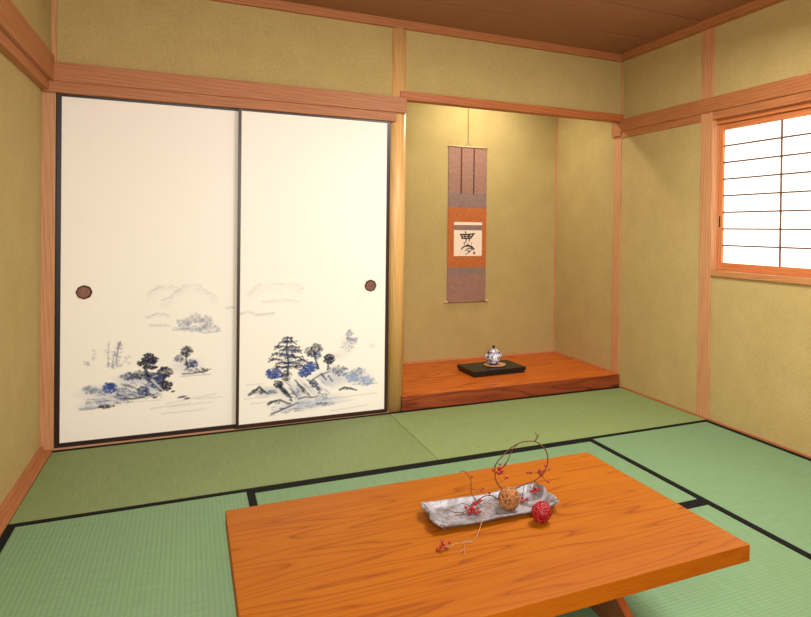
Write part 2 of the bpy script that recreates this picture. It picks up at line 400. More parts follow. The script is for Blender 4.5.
def paint_left(c):
    ridge(c, [(148, 294), (154, 289), (160, 285), (166, 281), (172, 285), (180, 290)], 9, PALE, .5)
    ridge(c, [(162, 300), (170, 297), (178, 290), (184, 285), (191, 281), (199, 285), (206, 291), (217, 297)], 11, PALE, .6)
    ridge(c, [(146, 317), (154, 314), (163, 313), (170, 317)], 4, PALE, .5); ridge(c, [(150, 325), (170, 325)], 2, PALE, .4)
    foliage(c, 230, 308, 4, 1.5, 10, PALE, .5, 1.4)
    # middle island in grey
    for u, v, ru, rv in ((184, 322, 8, 4), (195, 319, 9, 5), (206, 321, 8, 5), (190, 328, 14, 3.5), (208, 328, 12, 3.5)):
        crown(c, u, v, ru, rv, GREY, .34, 26, 1.5)
    pline(c, [(173, 330), (190, 329), (205, 333), (220, 331)], .9, GREY, .35)
    # bare pale trees
    for (u, v0, v1, al, d) in ((108, 342, 367, .30, 0), (114, 352, 368, .5, 2), (119, 342, 362, .7, 3)):
        pline(c, [(u-d, v1), (u-d*.5, (v0+v1)/2), (u+1, v0)], .7, GREY, al)
        foliage(c, u, (v0+v1)/2-1, 3.4, 10, 26, GREY, al*.7, 1.2)
    foliage(c, 114, 365, 8, 3, 30, GREY, .45, 1.4, .6); foliage(c, 119, 346, 3, 4, 16, DEEP, .45, 1.1)
    foliage(c, 94, 356, 2, 7, 12, PALE, .6, 1.3); foliage(c, 87, 363, 4, 2.5, 12, PALE, .8, 1.3); foliage(c, 128, 360, 5, 4, 12, PALE, .5, 1.6)
    # islet at the right
    pblob(c, 187, 366, 15, 9, WASH, .30, 1.1)
    crown(c, 179, 359, 5, 3.5, DEEP, .5, 26, 1.3); crown(c, 187, 351.5, 6, 5, INK, .68, 52, 1.3); crown(c, 191, 364, 6.5, 4, DEEP, .66, 46, 1.3)
    pline(c, [(187, 352), (186, 360), (188, 368)], .8, INK, .7)
    foliage(c, 197, 370, 13, 2.6, 40, DEEP, .6, 1.3, .6); pline(c, [(183, 374), (193, 373.5), (202, 372), (211, 369)], .9, INK, .7, .4)
    for k in range(10):
        u = rng.uniform(186, 204); v = 368+rng.uniform(0, 4); pline(c, [(u, v), (u+4, v+2)], .6, INK, .6, .3)
    pline(c, [(180, 376.5), (210, 374.5)], .6, GREY, .35)
    # main island: hills in layered washes
    for u, v, ru, rv, a in ((106, 392, 26, 8, .35), (134, 379, 18, 7, .42), (128, 393, 26, 8, .38), (150, 386, 18, 10, .45), (104, 403, 24, 5, .32)):
        pblob(c, u, v, ru, rv, WASH, a, 1.0)
    pblob(c, 134, 388, 20, 4.5, PAPER, .55, 1.0, .1); pblob(c, 148, 383, 9, 3, PAPER, .35, 1.0, .3)
    crown(c, 130, 376.5, 9, 3.6, DEEP, .52, 50, 1.4); crown(c, 140, 375, 8, 4, INK, .55, 50, 1.3); crown(c, 152, 377, 8, 5.5, DEEP, .7, 60, 1.4)
    crown(c, 109.5, 388, 7, 5, BLUE, .78, 80, 1.3); foliage(c, 111, 386, 4, 3.4, 30, DEEP, .8, 1.0)
    crown(c, 90, 390, 7, 4, GREY, .45, 36, 1.4); foliage(c, 99, 392, 8, 4, 34, GREY, .5, 1.5, .7); foliage(c, 122, 391, 9, 3, 34, GREY, .55, 1.4, .6)
    crown(c, 143, 391, 6, 4, DEEP, .68, 44, 1.3)
    for k in range(60):
        u = rng.uniform(114, 158); v = 381+rng.uniform(0, 15)+(u-150)*-.10; L = rng.uniform(4, 9)
        pline(c, [(u, v), (u+L*.5, v+rng.uniform(.2, 1.4)), (u+L, v+rng.uniform(1, 4.))], .7, [DEEP, INK, GREY][rng.integers(3)], .5, .3)
    for k in range(36):
        u = rng.uniform(84, 128); v = 398+rng.uniform(0, 8)-(u-100)*.12; L = rng.uniform(3, 9)
        pline(c, [(u, v), (u+L, v-rng.uniform(-.4, 1.2))], .7, [DEEP, GREY, GREY][rng.integers(3)], .42, .3)
    pline(c, [(124, 398.5), (132, 399), (142, 397.5), (150, 394), (154, 396)], 1.0, INK, .8, .6)
    # trees
    pline(c, [(147, 360), (145, 368), (148, 377)], 1.2, INK, .9); pline(c, [(147, 366), (155, 361)], .8, INK, .8)
    for u, v, ru, rv in ((149, 355.5, 5, 1.9), (154.5, 359.5, 5, 2.2), (142, 363.5, 5, 2.4), (150, 362.5, 6, 2), (150.5, 367.5, 7, 1.9), (146, 359, 4, 1.8)):
        crown(c, u, v, ru, rv, INK, .88, 34, 1.2)
    crown(c, 165, 372.5, 7, 5, INK, .72, 80, 1.3); crown(c, 160, 378, 5, 4.5, DEEP, .72, 46, 1.3); crown(c, 165, 386, 7, 5, INK, .78, 80, 1.3); crown(c, 156, 383, 5, 5, DEEP, .62, 40, 1.3)
    pline(c, [(165, 374), (163, 384), (160, 391)], .9, INK, .85); pline(c, [(152, 380), (158, 386), (163, 391)], 1.0, PAPER, .55, .5)
    pline(c, [(80, 409.5), (92, 409), (104, 406)], .9, DEEP, .5, .8); crown(c, 105, 407, 6, 1.4, INK, .7, 26, 1.1); pblob(c, 88, 408.5, 9, 2, WASH, .5, 1.0)
    for u, v, r in ((155, 397.5, 2.4), (173, 391.5, 2.0), (182, 397.0, 4.6), (187, 398.5, 3.2), (113.5, 406, 1.1)):
        pblob(c, u, v, r, 1.1, INK, .9, .6, .1)
    for a in (((166, 404), (216, 394)), ((150, 409), (190, 403)), ((162, 414), (206, 409)), ((196, 399), (222, 397)), ((120, 403), (160, 400)), ((170, 407), (212, 402))):
        pline(c, a, .6, PALE, .38)
def paint_right(c):
    ridge(c, [(248, 293), (256, 286), (262, 282), (268, 280), (276, 284), (284, 281), (293, 282), (303, 289)], 10, PALE, .55)
    ridge(c, [(240, 313), (248, 310), (256, 314), (275, 312)], 3, PALE, .5); ridge(c, [(262, 301), (285, 299), (300, 301)], 3, PALE, .3)
    # misty trees
    pblob(c, 346, 343, 9, 12, PALE, .35, 1.3)
    crown(c, 348, 334, 4, 5, GREY, .42, 30, 1.5); crown(c, 352, 340, 5, 3, GREY, .4, 24, 1.5); foliage(c, 347, 346, 6, 5, 26, GREY, .35, 1.7)
    pblob(c, 371, 345, 5, 3, PALE, .35, 1.1); pblob(c, 336, 355, 12, 6, PALE, .3, 1.2)
    pblob(c, 352, 376, 24, 9, WASH, .34, 1.1); crown(c, 358, 371, 7, 4, GREY, .42, 40, 1.5); crown(c, 365, 380, 8, 5, WASH, .6, 40, 1.8); crown(c, 351, 376, 8, 5, WASH, .6, 40, 1.8)
    pline(c, [(352, 383.5), (366, 383), (376, 382)], .7, GREY, .45)
    # ground washes and the two rocks
    for u, v, ru, rv, a in ((302, 388, 30, 14, .42), (327, 379, 20, 11, .45), (266, 391, 14, 6, .5), (300, 404, 32, 7, .42), (325, 399, 26, 7, .34)):
        pblob(c, u, v, ru, rv, WASH, a, 1.0)
    for a in ([(292, 377), (303, 388), (312, 398)], [(300, 375), (312, 385), (322, 394)], [(306, 373), (318, 381), (330, 389)], [(286, 381), (290, 390), (292, 400)]):
        pline(c, a, 2.6, PAPER, .8, 1.6)
    crown(c, 339, 370, 8, 5, DEEP, .52, 56, 1.3); foliage(c, 331, 368, 5, 4, 30, GREY, .5, 1.3)
    crown(c, 313, 383, 4, 4, DEEP, .62, 34, 1.2); crown(c, 318, 388, 3, 2, DEEP, .5, 16, 1.2)
    for u, v, ru, rv, al in ((282, 389, 2.4, 9.5, .9), (286.5, 392, 1.8, 8, .85), (293, 391, 1.0, 8, .6), (299, 385, 1.5, 8, .75), (304, 389, .9, 7, .6), (311, 383, 1.0, 6, .6), (317, 388, .8, 6, .5), (323, 376, 1.1, 5.5, .75), (330, 378, .9, 5, .65), (309, 394, .8, 5, .45)):
        pblob(c, u, v, ru, rv, INK, al, .7, .62)
        for k in range(5):
            t = rng.uniform(-.9, .9)*rv; pblob(c, u+t*.6+rng.uniform(-1, 1), v+t*.8, 1.2, 1.0, INK, al*.7, .8)
    crown(c, 278, 383, 4, 4, INK, .85, 40, 1.2); foliage(c, 292, 396, 4, 5, 30, INK, .75, 1.1); foliage(c, 301, 390, 5, 4, 24, INK, .65, 1.1)
    for k in range(26):
        u = rng.uniform(282, 330); v = 376+(u-300)*.1+rng.uniform(0, 18); L = rng.uniform(3, 8)
        pline(c, [(u, v), (u+L*.7, v+L*.6)], .7, [INK, DEEP, GREY][rng.integers(3)], .5, .3)
    pline(c, [(309, 382), (313, 378), (320, 374), (328, 371)], .8, INK, .7)
    # blue bushes
    crown(c, 273.5, 373, 8.5, 5, BLUE, .95, 90, 1.3); foliage(c, 273, 374, 6, 4, 40, DEEP, .7, 1.1); crown(c, 286, 375, 5, 5, INK, .62, 50, 1.2)
    crown(c, 310, 366, 7, 4.5, BLUE, .95, 80, 1.3); crown(c, 304, 372, 6, 4.5, BLUE, .95, 70, 1.3); foliage(c, 306, 371, 6, 4, 30, DEEP, .5, 1.1)
    # pine in tiers of drooping boughs
    pline(c, [(287, 374), (288, 362), (286, 350), (287, 338)], 1.1, INK, .9, .6)
    pblob(c, 287, 357, 9, 12, BLUE, .30, 1.0)
    for u, v, d in ((287, 337.5, 5), (284, 341, 6), (290, 341, 6), (281, 346, 7), (292, 346, 7), (287, 349, 8), (296, 350, 5), (278, 353, 7), (287, 354.5, 8), (275, 358.5, 7), (294, 356.5, 9), (301, 359.5, 6), (283, 362, 8), (293, 362, 9), (280, 366.5, 7), (299, 365, 6), (290, 366, 8)):
        s = -1 if u < 287 else 1
        pline(c, [(u-d, v+1.2+(s < 0)*1.6), (u-d*.3, v-.6), (u+d*.4, v-.2), (u+d, v+1.2+(s > 0)*1.6)], .8, INK, .7, .6)
        foliage(c, u+s*d*.15, v+.2, d*.95, 1.5, 26, INK, .85, 1.25, .65); foliage(c, u, v+1, d*.7, 1.3, 7, BLUE, .6, 1.1, .7)
    foliage(c, 287, 355, 7, 9, 30, DEEP, .6, 1.2)
    # round trees
    pline(c, [(313, 352), (316, 362), (318, 368)], .9, INK, .85)
    crown(c, 309, 351, 5, 4.5, INK, .6, 50, 1.2); crown(c, 316, 348, 5.5, 5, INK, .66, 60, 1.2); crown(c, 316, 355, 5, 3, DEEP, .6, 36, 1.2)
    pline(c, [(328, 360), (327, 369)], .9, INK, .85); crown(c, 328.5, 358.5, 5.6, 4.6, INK, .9, 80, 1.2)
    # islets and shore
    pline(c, [(249, 393.8), (255, 390), (259, 386), (264, 391), (268, 393)], 1.4, INK, .85, .8); foliage(c, 258, 390.5, 7, 2.8, 44, INK, .75, 1.2, .7); crown(c, 272, 391, 4.5, 2, INK, .5, 20, 1.1)
    pline(c, [(268, 403), (273, 400.5), (279, 399)], 1.4, INK, .9, .8); foliage(c, 276, 401, 7, 1.8, 26, INK, .8, 1.2, .6); pline(c, [(280, 399), (286, 402), (290, 403)], .9, INK, .8)
    pline(c, [(271, 413), (279, 410), (288, 406), (298, 401.5)], 1.0, INK, .8, .6); pline(c, [(298, 398), (304, 396), (312, 396.5), (318, 395)], .9, INK, .75, .5)
    for k in range(40):
        u = rng.uniform(268, 330); v = 412-(u-268)*.2+rng.uniform(-5, 4); L = rng.uniform(3, 9)
        pline(c, [(u, v), (u+L, v-rng.uniform(0, 2))], .7, [GREY, WASH, DEEP][rng.integers(3)], .4, .3)
    foliage(c, 324, 403, 10, 1.8, 50, DEEP, .7, 1.1, .6); foliage(c, 324, 395, 4, 2.6, 30, DEEP, .55, 1.0)
    pline(c, [(339, 389), (344, 386.5), (350, 388), (356, 389.3)], 1.1, INK, .85, .7); foliage(c, 347, 387.6, 7, 1.4, 30, INK, .75, 1.1, .5)
    for a in (((244, 398), (268, 396)), ((300, 408), (352, 399)), ((335, 397), (376, 392)), ((330, 410), (366, 404)), ((246, 384), (262, 383)), ((250, 403), (266, 401))):
        pline(c, a, .6, PALE, .38)

def paper_material():
    k = Nodes('painted_door_paper')
    at = k.add('ShaderNodeVertexColor'); at.layer_name = 'ink'
    fine = k.noise(k.coords((40, 1, 400)), 1., 2)
    c = k.mix(.05, at.outputs['Color'], k.ramp(fine, [(.3, (.4, .4, .4, 1)), (.7, (.6, .6, .6, 1))]), 'OVERLAY')
    return k.base(c, .75, .2)
M['paper'] = paper_material()
def door_panel(x0, x1, y, z0, z1, fw, fwr, label, paint, pull_uv, loc):
    """x0..x1 outer width, y front face"""
    o = thing('fusuma_panel', label, 'sliding door', loc, 'painted sliding panels')
    o['kind'] = 'thing'
    th = .0205; zt = z1
    fr = new()
    ft = .012
    box(fr, (x0, y, z0), (x0+fw, y+th, z1), bev=.0015); box(fr, (x1-fwr, y, z0), (x1, y+th, z1), bev=.0015)
    box(fr, (x0+fw, y, z1-ft), (x1-fwr, y+th, z1), bev=.0015); box(fr, (x0+fw, y, z0), (x1-fwr, y+th, z0+.022), bev=.0015)
    obj('frame', fr, M['lacquer'] if x0 < .5 else M['lacquer_red'], o)
    # paper face: a fine sheet carrying the drawing below, plain above
    a, b, c, d = x0+fw-.001, x1-fwr+.001, z0+.020, z1-ft+.001
    zt = .80
    cv = Canvas(a, b, c, zt, .0024); paint(cv)
    # fade the top row to plain paper
    cv.C[-1] = PAPER
    ny, nx = cv.X.shape; yy = y+.003
    oo = _off(o)
    V = np.stack([cv.X.ravel()-oo.x, np.full(nx*ny, yy-oo.y), cv.Z.ravel()-oo.z], 1)
    extra = np.array([[a-oo.x, yy-oo.y, d-oo.z], [b-oo.x, yy-oo.y, d-oo.z], [a-oo.x, yy+.014-oo.y, c-oo.z], [b-oo.x, yy+.014-oo.y, c-oo.z], [b-oo.x, yy+.014-oo.y, d-oo.z], [a-oo.x, yy+.014-oo.y, d-oo.z]])
    V = np.vstack([V, extra]); n0 = nx*ny
    idx = np.arange(nx*ny).reshape(ny, nx)
    F = np.stack([idx[:-1, :-1].ravel(), idx[:-1, 1:].ravel(), idx[1:, 1:].ravel(), idx[1:, :-1].ravel()], 1).tolist()
    F.append(list(idx[-1, :])+[n0+1, n0]); F.append([n0+2, n0+5, n0+4, n0+3])
    F.append(list(idx[0, ::-1])+[n0+2, n0+3]); F.append([n0, n0+1, n0+4, n0+5])
    F.append(list(idx[:, 0])+[n0, n0+5, n0+2]); F.append(list(idx[::-1, -1])+[n0+3, n0+4, n0+1])
    me = bpy.data.meshes.new('paper_face'); me.from_pydata(V.tolist(), [], F); me.update()
    colr = np.ones((len(V), 4)); colr[:, :3] = PAPER; colr[:n0, :3] = cv.C.reshape(-1, 3)
    at = me.color_attributes.new('ink', 'FLOAT_COLOR', 'POINT'); at.data.foreach_set('color', colr.ravel())
    me.materials.append(M['paper'])
    pf = bpy.data.objects.new('paper_face', me); COL.objects.link(pf); pf.parent = o
    # recessed round finger pull
    px, pz = tr(*pull_uv)
    bm = new()
    R = Matrix.Translation((px, y+.003, pz)) @ Matrix.Rotation(PI/2, 4, 'X')
    bm2 = new(); lathe(bm2, [(.026, .0005), (.034, .0005), (.035, .002), (.032, .0045), (.027, .0035), (.0262, .0008)], (0, 0, 0), 32, False)
    # scalloped rim
    for v in bm2.verts:
        r = math.hypot(v.co.x, v.co.y)
        if r > .031: 
            a_ = math.atan2(v.co.y, v.co.x); f = 1+.03*math.cos(8*a_); v.co.x *= f; v.co.y *= f
    bmesh.ops.transform(bm2, matrix=R, verts=bm2.verts); bmesh.ops.recalc_face_normals(bm2, faces=bm2.faces)
    q = obj('finger_pull', bm2, M['bronze_dark'], o)
    bm3 = new(); lathe(bm3, [(.0268, .0006), (.0262, .0012), (.019, .0012), (.0175, .0022), (.006, .0020), (.0055, .0030), (.001, .0032)], (0, 0, 0), 32, True)
    bmesh.ops.transform(bm3, matrix=R, verts=bm3.verts); bmesh.ops.recalc_face_normals(bm3, faces=bm3.faces)
    obj('pull_dish', bm3, M['bronze'], q)
    return o
door_panel(.003, .848, .012, .0035, 1.7555, .021, .012, 'left sliding panel, black frame, ink islands below a brown round pull near its left edge', paint_left, (84, 292.3), (.43, .023, .0035))
door_panel(.833, 1.680, -.013, .0035, 1.7555, .015, .020, 'right sliding panel with tall ink pine on rocks, round pull near its right edge', paint_right, (369.6, 285.3), (1.255, -.002, .0035))

# ------------------------------------------------------------------ window with paper screens
wf = new()
box(wf, (W+.001, WY0, WZ0), (W+.11, WY0+.006, WZ1))
win = struct('window_1', wf, M['post'], 'window opening in the right wall')
obj('window_jamb', bx((W+.001, WY1, WZ0), (W+.11, WY1+.02, WZ1)), M['post'], win)
obj('window_lintel', bx((W+.022, WY0, 1.752), (W+.11, WY1, WZ1), bev=.002), M['sashy'], win)
obj('window_sill', bx((W-.014, WY0-.003, .857), (W+.12, WY1, .892), bev=.003), M['silly'], win)
k = Nodes('glowing_screen_paper')
k.base(lin((250, 248, 240)), .8, .1); k.b.inputs['Emission Color'].default_value = (1., .98, .94, 1)
WIN_E = 1.4
k.b.inputs['Emission Strength'].default_value = WIN_E
M['shoji'] = k.m
M['kumiko'] = plain('dark_lattice_wood', (104, 68, 38), .6, .3)
def shoji(y0, y1, xf, label):
    o = thing('shoji_screen', label, 'paper window screen', (xf+.012, (y0+y1)/2, .8925))
    z0, z1 = .8925, 1.7515; sw = .035; th = .022
    obj('frame_stile', bx((xf, y0, z0), (xf+th, y0-sw, z1), bev=.002), M['sash'], o); obj('frame_stile', bx((xf, y1+sw, z0), (xf+th, y1, z1), bev=.002), M['sash'], o)
    obj('frame_rail', bx((xf, y0-sw, z0), (xf+th, y1+sw, .936), bev=.002), M['sashy'], o); obj('frame_rail', bx((xf, y0-sw, 1.716), (xf+th, y1+sw, z1), bev=.002), M['sashy'], o)
    lt = new()
    for i in range(1, 8):
        z = .940+i*(1.720-.940)/8; box(lt, (xf+.004, y0-sw, z-.0042), (xf+.014, y1+sw, z+.0042))
    ym = (y0+y1)/2
    box(lt, (xf+.003, ym-.0026, .936), (xf+.0142, ym+.0026, 1.716))
    obj('lattice', lt, M['kumiko'], o)
    obj('paper', bx((xf+.015, y0-sw, .936), (xf+.016, y1+sw, 1.716)), M['shoji'], o)
    return o
s1 = shoji(WY0-.001, -1.806, W+.04, 'white paper window screen with thin dark lattice in cedar frame')
obj('finger_pull', bx((W+.0385, -.919, 1.145), (W+.042, -.929, 1.210), bev=.001), M['iron'], s1)
s2 = shoji(-1.77, WY1+.021, W+.07, 'paper window screen half hidden behind the other screen')

# ------------------------------------------------------------------ hanging scroll
XS0, XS1 = 2.409, 2.735
YS = YB-.008
sc = thing('hanging_scroll', 'narrow brown brocade scroll with brush calligraphy hanging on the alcove wall', 'hanging scroll', ((XS0+XS1)/2, YS, .53))
def brocade(name, c1, c2, scale, contrast=.5):
    k = Nodes(name); v = k.coords((1, 1, 1))
    vo = k.add('ShaderNodeTexVoronoi'); vo.inputs['Scale'].default_value = scale; k.link(v, vo.inputs['Vector'])
    n = k.noise(v, scale*2, 3)
    c = k.ramp(vo.outputs['Distance'], [(.2, lin(c1)), (.6, lin(c2))]); c = k.mix(k.ramp(n, [(.4, (0, 0, 0, 1)), (.7, (contrast,)*3+(1,))]), c, lin(c2))
    return k.base(c, .75, .25)
M['silk'] = brocade('dusty_pink_silk', (164, 124, 106), (150, 110, 94), 60)
M['band'] = brocade('grey_mauve_brocade', (158, 132, 116), (132, 106, 98), 120)
M['amber'] = brocade('amber_brocade', (204, 120, 62), (176, 96, 48), 110)
M['strip'] = plain('dark_ribbon', (98, 56, 44), .8, .2)
M['white'] = plain('calligraphy_paper', (244, 222, 200), .8, .2, 0, .03)
M['ink'] = plain('brush_ink', (66, 58, 58), .8, .2, 0, .15, 200)
M['seal'] = plain('red_seal_ink', (150, 84, 60), .8, .2)
M['ivory'] = plain('ivory_roller', (226, 190, 150), .4, .4)
def sheet(x0, x1, z0, z1, y=YS, t=.0015, wav=0.):
    return bx((x0, y, z0), (x1, y+t, z1))
obj('silk_panel', sheet(XS0, XS1, 1.400, 1.758), M['silk'], sc)
obj('silk_panel', sheet(XS0, XS1, .552, .7555), M['silk'], sc)
obj('brocade_band', sheet(XS0, XS1, 1.283, 1.400), M['band'], sc)
obj('brocade_band', sheet(XS0, XS1, .7555, .812), M['band'], sc)
obj('brocade_mount', sheet(XS0, XS1, .812, 1.283), M['amber'], sc)
for x in (2.515, 2.622):
    obj('ribbon', bx((x-.005, YS-.0025, 1.392), (x+.005, YS, 1.750)), M['strip'], sc)
pp = obj('calligraphy_paper', sheet(2.459, 2.698, .903, 1.170, YS-.001, .001), M['white'], sc)
obj('brocade_line', sheet(2.459, 2.698, 1.107, 1.147, YS-.0018, .0008), M['band'], pp)
ink = new()
def stroke(pts, w0, w1, n=6):
    P = [Vector((a, 0, b)) for a, b in pts]; P = smooth_path(P, n); L, R = [], []
    for i, p in enumerate(P):
        t = (P[min(i+1, len(P)-1)]-P[max(i-1, 0)]).normalized(); nrm = Vector((-t.z, 0, t.x)); f = i/(len(P)-1)
        w = (w0+(w1-w0)*f)*.5*(.9+.2*math.sin(i*1.7))
        L.append(p+nrm*w); R.append(p-nrm*w)
    def q(p, y): return ink.verts.new((2.459+p.x, YS-.0016+y, 1.107-p.z))
    A = [q(p, 0) for p in L]; B = [q(p, 0) for p in R]; A2 = [q(p, .0007) for p in L]; B2 = [q(p, .0007) for p in R]
    for i in range(len(P)-1):
        ink.faces.new([A[i], A[i+1], B[i+1], B[i]]); ink.faces.new([A2[i], A2[i+1], A[i+1], A[i]]); ink.faces.new([B[i], B[i+1], B2[i+1], B2[i]])
    ink.faces.new([A[0], B[0], B2[0], A2[0]]); ink.faces.new([A[-1], A2[-1], B2[-1], B[-1]])
# the character for dream, in running brush style (metres from the sheet's upper left)
K = .00082
def st(pts, w0, w1): stroke([((a-145)*K, (b-360)*K) for a, b in pts], w0*K*1.35, w1*K*1.3)
st([(262, 370), (266, 392)], 8, 12)
st([(206, 404), (250, 402), (310, 399), (364, 392)], 13, 9)
st([(222, 412), (228, 440)], 13, 10); st([(345, 400), (318, 440)], 13, 9)
st([(222, 424), (280, 421), (335, 416)], 9, 8); st([(226, 440), (275, 440), (316, 437)], 11, 9)
st([(256, 408), (258, 438)], 9, 8); st([(292, 404), (290, 438)], 9, 8)
st([(272, 440), (268, 482)], 10, 7); st([(308, 392), (306, 430), (300, 476)], 10, 7)
st([(250, 478), (254, 500)], 12, 6)
st([(222, 548), (240, 524), (275, 512), (320, 516), (352, 548)], 8, 18)
st([(292, 492), (284, 505), (272, 515)], 12, 7)
st([(278, 540), (262, 562)], 10, 6); st([(284, 538), (318, 534), (326, 548), (304, 572), (266, 594)], 8, 6)
st([(288, 552), (304, 566)], 13, 9)
st([(330, 480), (322, 500)], 6, 4)
bmesh.ops.recalc_face_normals(ink, faces=ink.faces)
obj('brush_character', ink, M['ink'], pp)
sb = new(); box(sb, (2.459+.164, YS-.0018, .918), (2.459+.182, YS-.001, .936)); obj('seal_mark', sb, M['seal'], pp)
def rod(x0, x1, z, r, y=YS):
    b = new(); lathe(b, [(r, 0), (r, x1-x0)], (0, 0, 0), 16)
    bmesh.ops.transform(b, matrix=Matrix.Translation((x0, y-.001, z)) @ Matrix.Rotation(PI/2, 4, 'Y'), verts=b.verts); return b
obj('hanging_rod', rod(XS0-.003, XS1+.003, 1.762, .0055), M['ivory'], sc, smooth=True)
ro = obj('roller', rod(XS0, XS1, .545, .008), M['silk'], sc, smooth=True)
obj('roller_knob', rod(XS0-.020, XS0, .545, .010), M['ivory'], ro, smooth=True); obj('roller_knob', rod(XS1, XS1+.022, .545, .010), M['ivory'], ro, smooth=True)
cd = new(); tube(cd, [(XS0+.13, YS, 1.764), (2.571, YS, 1.80), (XS1-.13, YS, 1.764)], .0014, n=1)
tube(cd, [(2.571, YS, 1.797), (2.569, YS, 2.02), (2.567, YS, 2.26)], .0016, n=2)
obj('cord', cd, M['strip'], sc)
# rail the cord hangs from, hidden behind the alcove beam
trim(21, bx((1.74, YB-.022, 2.255), (W-.01, YB, 2.275)), M['railx'], 'scroll rail high on the alcove wall')

# ------------------------------------------------------------------ lacquer stand and lidded jar
ZB = PT
bc = Vector((2.572, .430, ZB)); rz = math.radians(3)
st_ = thing('display_stand', 'flat black lacquered stand on the raised alcove floor', 'stand', bc)
def rbox(sx, sy, z0, z1, bev):
    b = bx((-sx/2, -sy/2, z0), (sx/2, sy/2, z1), bev=bev)
    bmesh.ops.transform(b, matrix=Matrix.Translation(bc) @ Matrix.Rotation(rz, 4, 'Z'), verts=b.verts); return b
obj('top_board', rbox(.415, .285, .017, .041, .002), M['black'], st_)
obj('base', rbox(.400, .270, 0., .017, .001), M['black'], st_)
def glaze():
    k = Nodes('blue_and_white_porcelain'); v = k.coords()
    n = k.noise(v, 42, 3, .55, 1.2); n2 = k.noise(v, 120, 2)
    sp = k.add('ShaderNodeSeparateXYZ'); k.link(v, sp.inputs[0])
    band = k.ramp(sp.outputs[2], [(.0, (1, 1, 1, 1)), (.012, (1, 1, 1, 1)), (.014, (0, 0, 0, 1)), (.088, (0, 0, 0, 1)), (.09, (1, 1, 1, 1)), (.095, (0, 0, 0, 1))])
    c = k.ramp(n, [(.46, lin((236, 232, 236))), (.53, lin((60, 70, 130))), (.62, lin((32, 40, 92)))])
    c = k.mix(k.ramp(n2, [(.4, (0, 0, 0, 1)), (.7, (.35, .35, .35, 1))]), c, lin((240, 236, 238)))
    c = k.mix(band, c, lin((40, 48, 104)))
    return k.base(c, .18, .6)
M['porcelain'] = glaze()
M['saucer'] = plain('peach_glaze', (232, 170, 126), .35, .5, 0, .05)
zt = ZB+.0415
bm = new(); lathe(bm, [(.06, 0), (.076, .003), (.080, .006), (.079, .0068), (.075, .0062), (.001, .0062)], (2.600, .43, zt), 40)
tag(obj('saucer', bm, M['saucer'], loc=(2.600, .43, zt), smooth=True), 'shallow peach saucer between the black stand and the lidded jar', 'saucer')
jc = (2.588, .43, zt+.0072)
jar = thing('lidded_jar', 'small blue and white porcelain lidded jar in the alcove', 'jar', jc)
bm = new(); lathe(bm, [(.001, .0), (.030, 0), (.033, .004), (.031, .008), (.044, .022), (.056, .042), (.058, .056), (.052, .070), (.043, .077), (.042, .082), (.045, .084), (.001, .0842)], jc, 36)
obj('body', bm, M['porcelain'], jar, smooth=True)
bm = new(); lathe(bm, [(.001, .0845), (.046, .0845), (.047, .088), (.040, .097), (.026, .108), (.010, .114), (.006, .116), (.001, .1165)], jc, 36)
lid = obj('lid', bm, M['porcelain'], jar, smooth=True)
bm = new(); lathe(bm, [(.001, .1165), (.006, .1165), (.006, .120), (.010, .125), (.010, .131), (.004, .138), (.001, .139)], jc, 20)
obj('lid_knob', bm, M['black'], lid, smooth=True)
for s in (-1, 1):
    bm = new(); tube(bm, [(jc[0]+s*.050, jc[1], jc[2]+.072), (jc[0]+s*.060, jc[1], jc[2]+.074), (jc[0]+s*.062, jc[1], jc[2]+.060), (jc[0]+s*.055, jc[1], jc[2]+.050)], .0035, seg=8)
    obj('ear_handle', bm, M['porcelain'], jar, smooth=True)

# ------------------------------------------------------------------ low table
TX0, TX1, TY0, TY1, TZ = .690, 1.868, -2.645, -1.902, .33
tb = thing('low_table', 'low orange zelkova wood table standing on the green mats', 'table', ((TX0+TX1)/2, (TY0+TY1)/2, .0015))
obj('tabletop', bx((TX0, TY0, TZ-.042), (TX1, TY1, TZ), bev=.0015), M['table'], tb)
xc = (TX0+TX1)/2
for s in (1, -1):
    a, b, t = 1.501-xc, 1.667-xc, .021
    bm = new(); pts = [(xc+s*a, TZ-.042), (xc+s*(a+t), TZ-.042), (xc+s*(b+t), .0016), (xc+s*b, .0016)]
    prism(bm, pts, -2.525, -2.02, 1)
    obj('leg', bm, M['table_leg'], tb)

